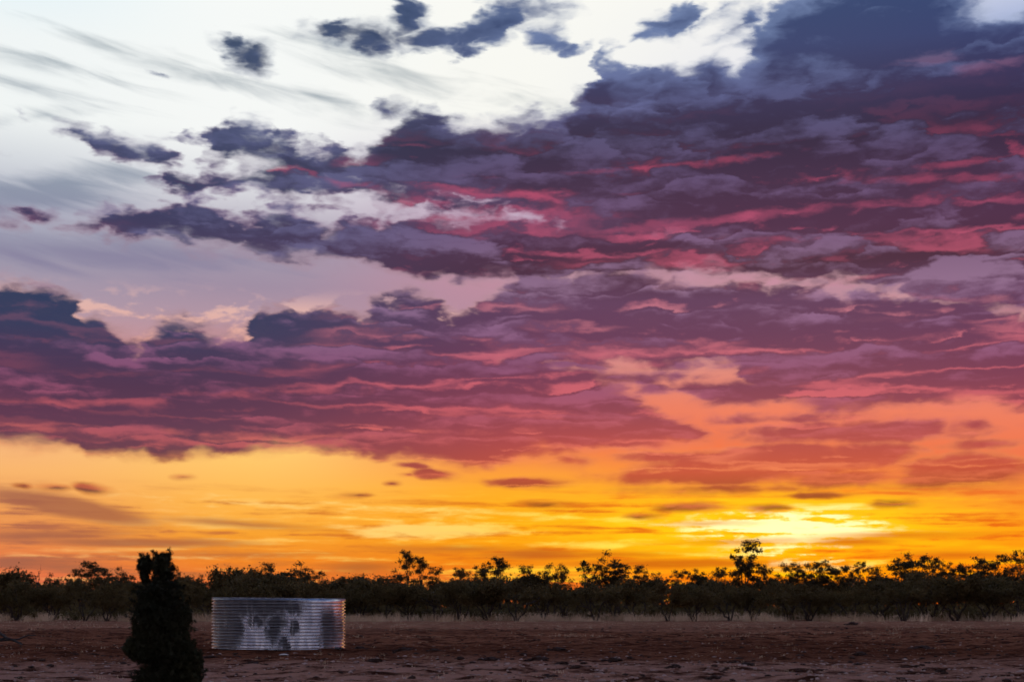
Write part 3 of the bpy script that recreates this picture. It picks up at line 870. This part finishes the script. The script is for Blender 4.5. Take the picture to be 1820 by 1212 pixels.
for cx, cy, hw, hh, hd in lobes:
    cen = np.array(((cx - 292) * px2m, rsb.uniform(-0.05, 0.05), rise(cy, SD) - shrub.location.z))
    sz = np.array((hw, hd, hh)) * px2m
    start = (0, 0, max(0.1, min(1.45, cen[2] - 0.35)))
    limb(segs, start, cen, 0.02, 0.008, rsb, 3, 0.2)
    n = int(900 * (hw * hh) ** 0.75 / 100) + 250
    d = rsb.normal(size=(n, 3)); d /= np.linalg.norm(d, axis=1, keepdims=True)
    q = d * (rsb.uniform(0, 1, (n, 1)) ** 0.45) * sz
    C.append(cen + q)
    for j in range(26):                                  # sprigs breaking the outline
        dv = rsb.normal(size=3); dv[2] = dv[2] * 0.6 + 0.5; dv /= np.linalg.norm(dv)
        p0 = cen + dv * sz * 0.75; tip = cen + dv * sz * rsb.uniform(1.02, 1.34) + np.array((0, 0, rsb.uniform(0, .05)))
        C.append(p0 + (tip - p0) * rsb.uniform(0, 1, (24, 1)) + rsb.normal(size=(24, 3)) * 0.013)
V, Fq = leaves(np.concatenate(C), 0.026, rsb, 2.2, 0.7)
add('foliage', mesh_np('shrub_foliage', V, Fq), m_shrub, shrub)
V, Fq = tubes(segs); add('stem', mesh_np('shrub_stem', V, Fq), m_bark, shrub)

# ================================================================== things lying on the dirt
def rock_mesh(seed, sub=1, flat=0.6, rough=0.25):
    bm = bmesh.new(); bmesh.ops.create_icosphere(bm, subdivisions=sub, radius=1.0)
    rr = random.Random(seed)
    for vv in bm.verts:
        vv.co *= 1 + rr.uniform(-rough, rough); vv.co.z *= flat
    me = bpy.data.meshes.new('rock'); bm.to_mesh(me); bm.free()
    return me
rk = np.random.default_rng(51)
def scatter(name, n, yl, yh, slo, shi, seedbase, flat, keep=None, sub=1):
    protos_ = []
    for k in range(4):
        me = rock_mesh(seedbase + k, sub, flat, 0.3)
        v = np.array([x.co[:] for x in me.vertices]); f = np.array([list(pp.vertices) for pp in me.polygons]); protos_.append((v, f))
        bpy.data.meshes.remove(me)
    Vs, Fs, base_ = [], [], 0
    for i in range(n):
        y = rk.uniform(yl, yh); x = rk.uniform(-0.40, 0.40) * (y + 2)
        if keep is not None and not keep(x, y): continue
        if math.hypot(x - TANK[0], y - TANK[1]) < 2.7: continue
        v, f = protos_[i % 4]
        s_ = slo + (shi - slo) * rk.uniform() ** 3
        a = rk.uniform(0, 6.28); ca, sa_ = math.cos(a), math.sin(a)
        sx_ = s_ * rk.uniform(0.8, 1.7)
        w = np.stack([v[:, 0] * sx_, v[:, 1] * s_, v[:, 2] * s_], 1)
        w = np.stack([w[:, 0] * ca - w[:, 1] * sa_ + x, w[:, 0] * sa_ + w[:, 1] * ca + y, w[:, 2] + gz(x, y) + s_ * 0.15], 1)
        Vs.append(w); Fs.append(f + base_); base_ += len(v)
    return mesh_np(name, np.concatenate(Vs), np.concatenate(Fs))
near_keep = lambda x, y: rk.uniform() < max(0.12, min(1.0, (48 - y) / 14)) * (0.35 + float(vnoise(x / 2.5, y / 2.5, 61)))
tag(add('gravel', scatter('gravel', 12000, 25, 62, 0.008, 0.060, 900, 0.6, near_keep), m_stone), 'pale gravel strewn over the near dirt', 'gravel', kind='stuff')
tag(add('clods', scatter('clods', 4200, 26, 110, 0.015, 0.11, 950, 0.5), m_clod), 'small dark clods scattered over the dirt', 'clods', kind='stuff')

def clod_mesh(seed):
    # a broken lump with loose crumbs round its foot
    bm = bmesh.new()
    rr = random.Random(seed)
    for k in range(7):
        r0 = 1.0 if k == 0 else rr.uniform(0.15, 0.5)
        cx, cy = (0, 0) if k == 0 else (rr.uniform(-1.5, 1.5), rr.uniform(-0.9, 0.9))
        res = bmesh.ops.create_icosphere(bm, subdivisions=3 if k == 0 else 2, radius=1.0)
        off = Vector((rr.uniform(0, 99), rr.uniform(0, 99), 0))
        for vv in res['verts']:
            d = mnoise.fractal(vv.co * 1.6 + off, 0.9, 2.0, 4)
            vv.co *= r0 * (0.85 + 0.55 * d)
            vv.co.z *= 0.6
            vv.co.x += cx; vv.co.y += cy; vv.co.z += 0.1 * r0
    me = bpy.data.meshes.new('clod'); bm.to_mesh(me); bm.free()
    return me
clod_protos = [clod_mesh(700 + k) for k in range(5)]
for me in clod_protos: me.materials.append(m_clod)
big = [(640,1153,0.55,'dark clod on the dirt just right of the tank'), (720,1158,0.62,'dark clod second to the right of the tank'), (770,1160,0.42,'dark clod below the two thin poles'), (667,1178,0.45,'dark clump on stony dirt right of the tank'),
       (818,1174,0.30,'round dark clod left of centre on the near dirt'), (872,1176,0.48,'long dark clod nearest the centre of the near dirt'), (960,1177,0.62,'wide dark clod at the centre of the near dirt'), (990,1158,0.55,'dark clod at mid distance near the picture centre'),
       (1000,1182,0.42,'dark clod just right of the wide centre one'), (1200,1189,0.34,'dark clod on pale gravel left of the pointed one'), (1328,1182,0.42,'pointed dark clod standing on pale gravel'), (1270,1207,0.36,'flat dark clod at the bottom edge of the picture'),
       (1616,1193,0.30,'black clod lying on the gravel at lower right'), (1672,1192,0.28,'smaller black clod right beside the lower right one'), (1530,1160,0.5,'dark clod at mid distance on the right'), (1640,1150,0.8,'long dark clod strip at mid distance on the right'),
       (450,1178,0.40,'dark clod in front of the tank on its left'), (372,1166,0.35,'dark clod between shrub and tank'), (165,1160,0.45,'dark clod left of the shrub on bare dirt'), (90,1185,0.24,'dark clod on the gravel at lower left'), (36,1200,0.2,'small dark clod in the lower left corner'),
       (1515,1110,1.3,'long low dark mound near the right treeline'), (1090,1175,0.5,'dark clod right of centre at mid distance')]
for i, (px, py, wdt, lab) in enumerate(big):
    dist = EYE * 2500 / (py - 1080)
    x = at(px, dist)
    o = add('dark_clod', clod_protos[i % 5], None)
    o.location = (x, dist, gz(x, dist) + 0.03)
    o.scale = (wdt * 0.42, wdt * 0.34, wdt * 0.26); o.rotation_euler = (0, 0, random.uniform(-0.5, 0.5))
    tag(o, lab, 'clod', 'dark clods on the dirt')

for i, (px, py, wdt, lab) in enumerate([(504, 1161, 0.16, 'flat white scrap lying at the foot of the tank'), (560, 1162, 0.05, 'tiny white scrap right of the flat one by the tank'), (79, 1189, 0.05, 'white pebble shining on the gravel at lower left')]):
    dist = EYE * 2500 / (py - 1080); x = at(px, dist)
    o = add('white_scrap', rock_mesh(800 + i, 2, 0.35, 0.12), m_litter)
    o.location = (x, dist, gz(x, dist) + 0.03); o.scale = (wdt, wdt * 0.6, wdt * 0.5)
    tag(o, lab, 'scrap')

# fallen branch at the left edge
dist = 56.0; x0 = at(22, dist)
segs = []
rb = np.random.default_rng(71)
limb(segs, (-1.1, 0, 0.75), (0.45, -0.2, 0.06), 0.07, 0.04, rb, 5, 0.15)
limb(segs, (-0.9, 0.1, 0.12), (0.9, 0.1, 0.42), 0.05, 0.02, rb, 5, 0.15)
limb(segs, (-0.2, 0, 0.30), (-0.9, -0.3, 0.05), 0.045, 0.02, rb, 4, 0.2)
limb(segs, (0.1, -0.1, 0.2), (0.6, -0.5, 0.02), 0.03, 0.012, rb, 4, 0.2)
V, Fq = tubes(segs, 7)
o = add('fallen_branch', mesh_np('fallen_branch', V, Fq, True), m_wood); o.location = (x0, dist, gz(x0, dist))
tag(o, 'dead fallen branch lying on the dirt at the left edge', 'branch')
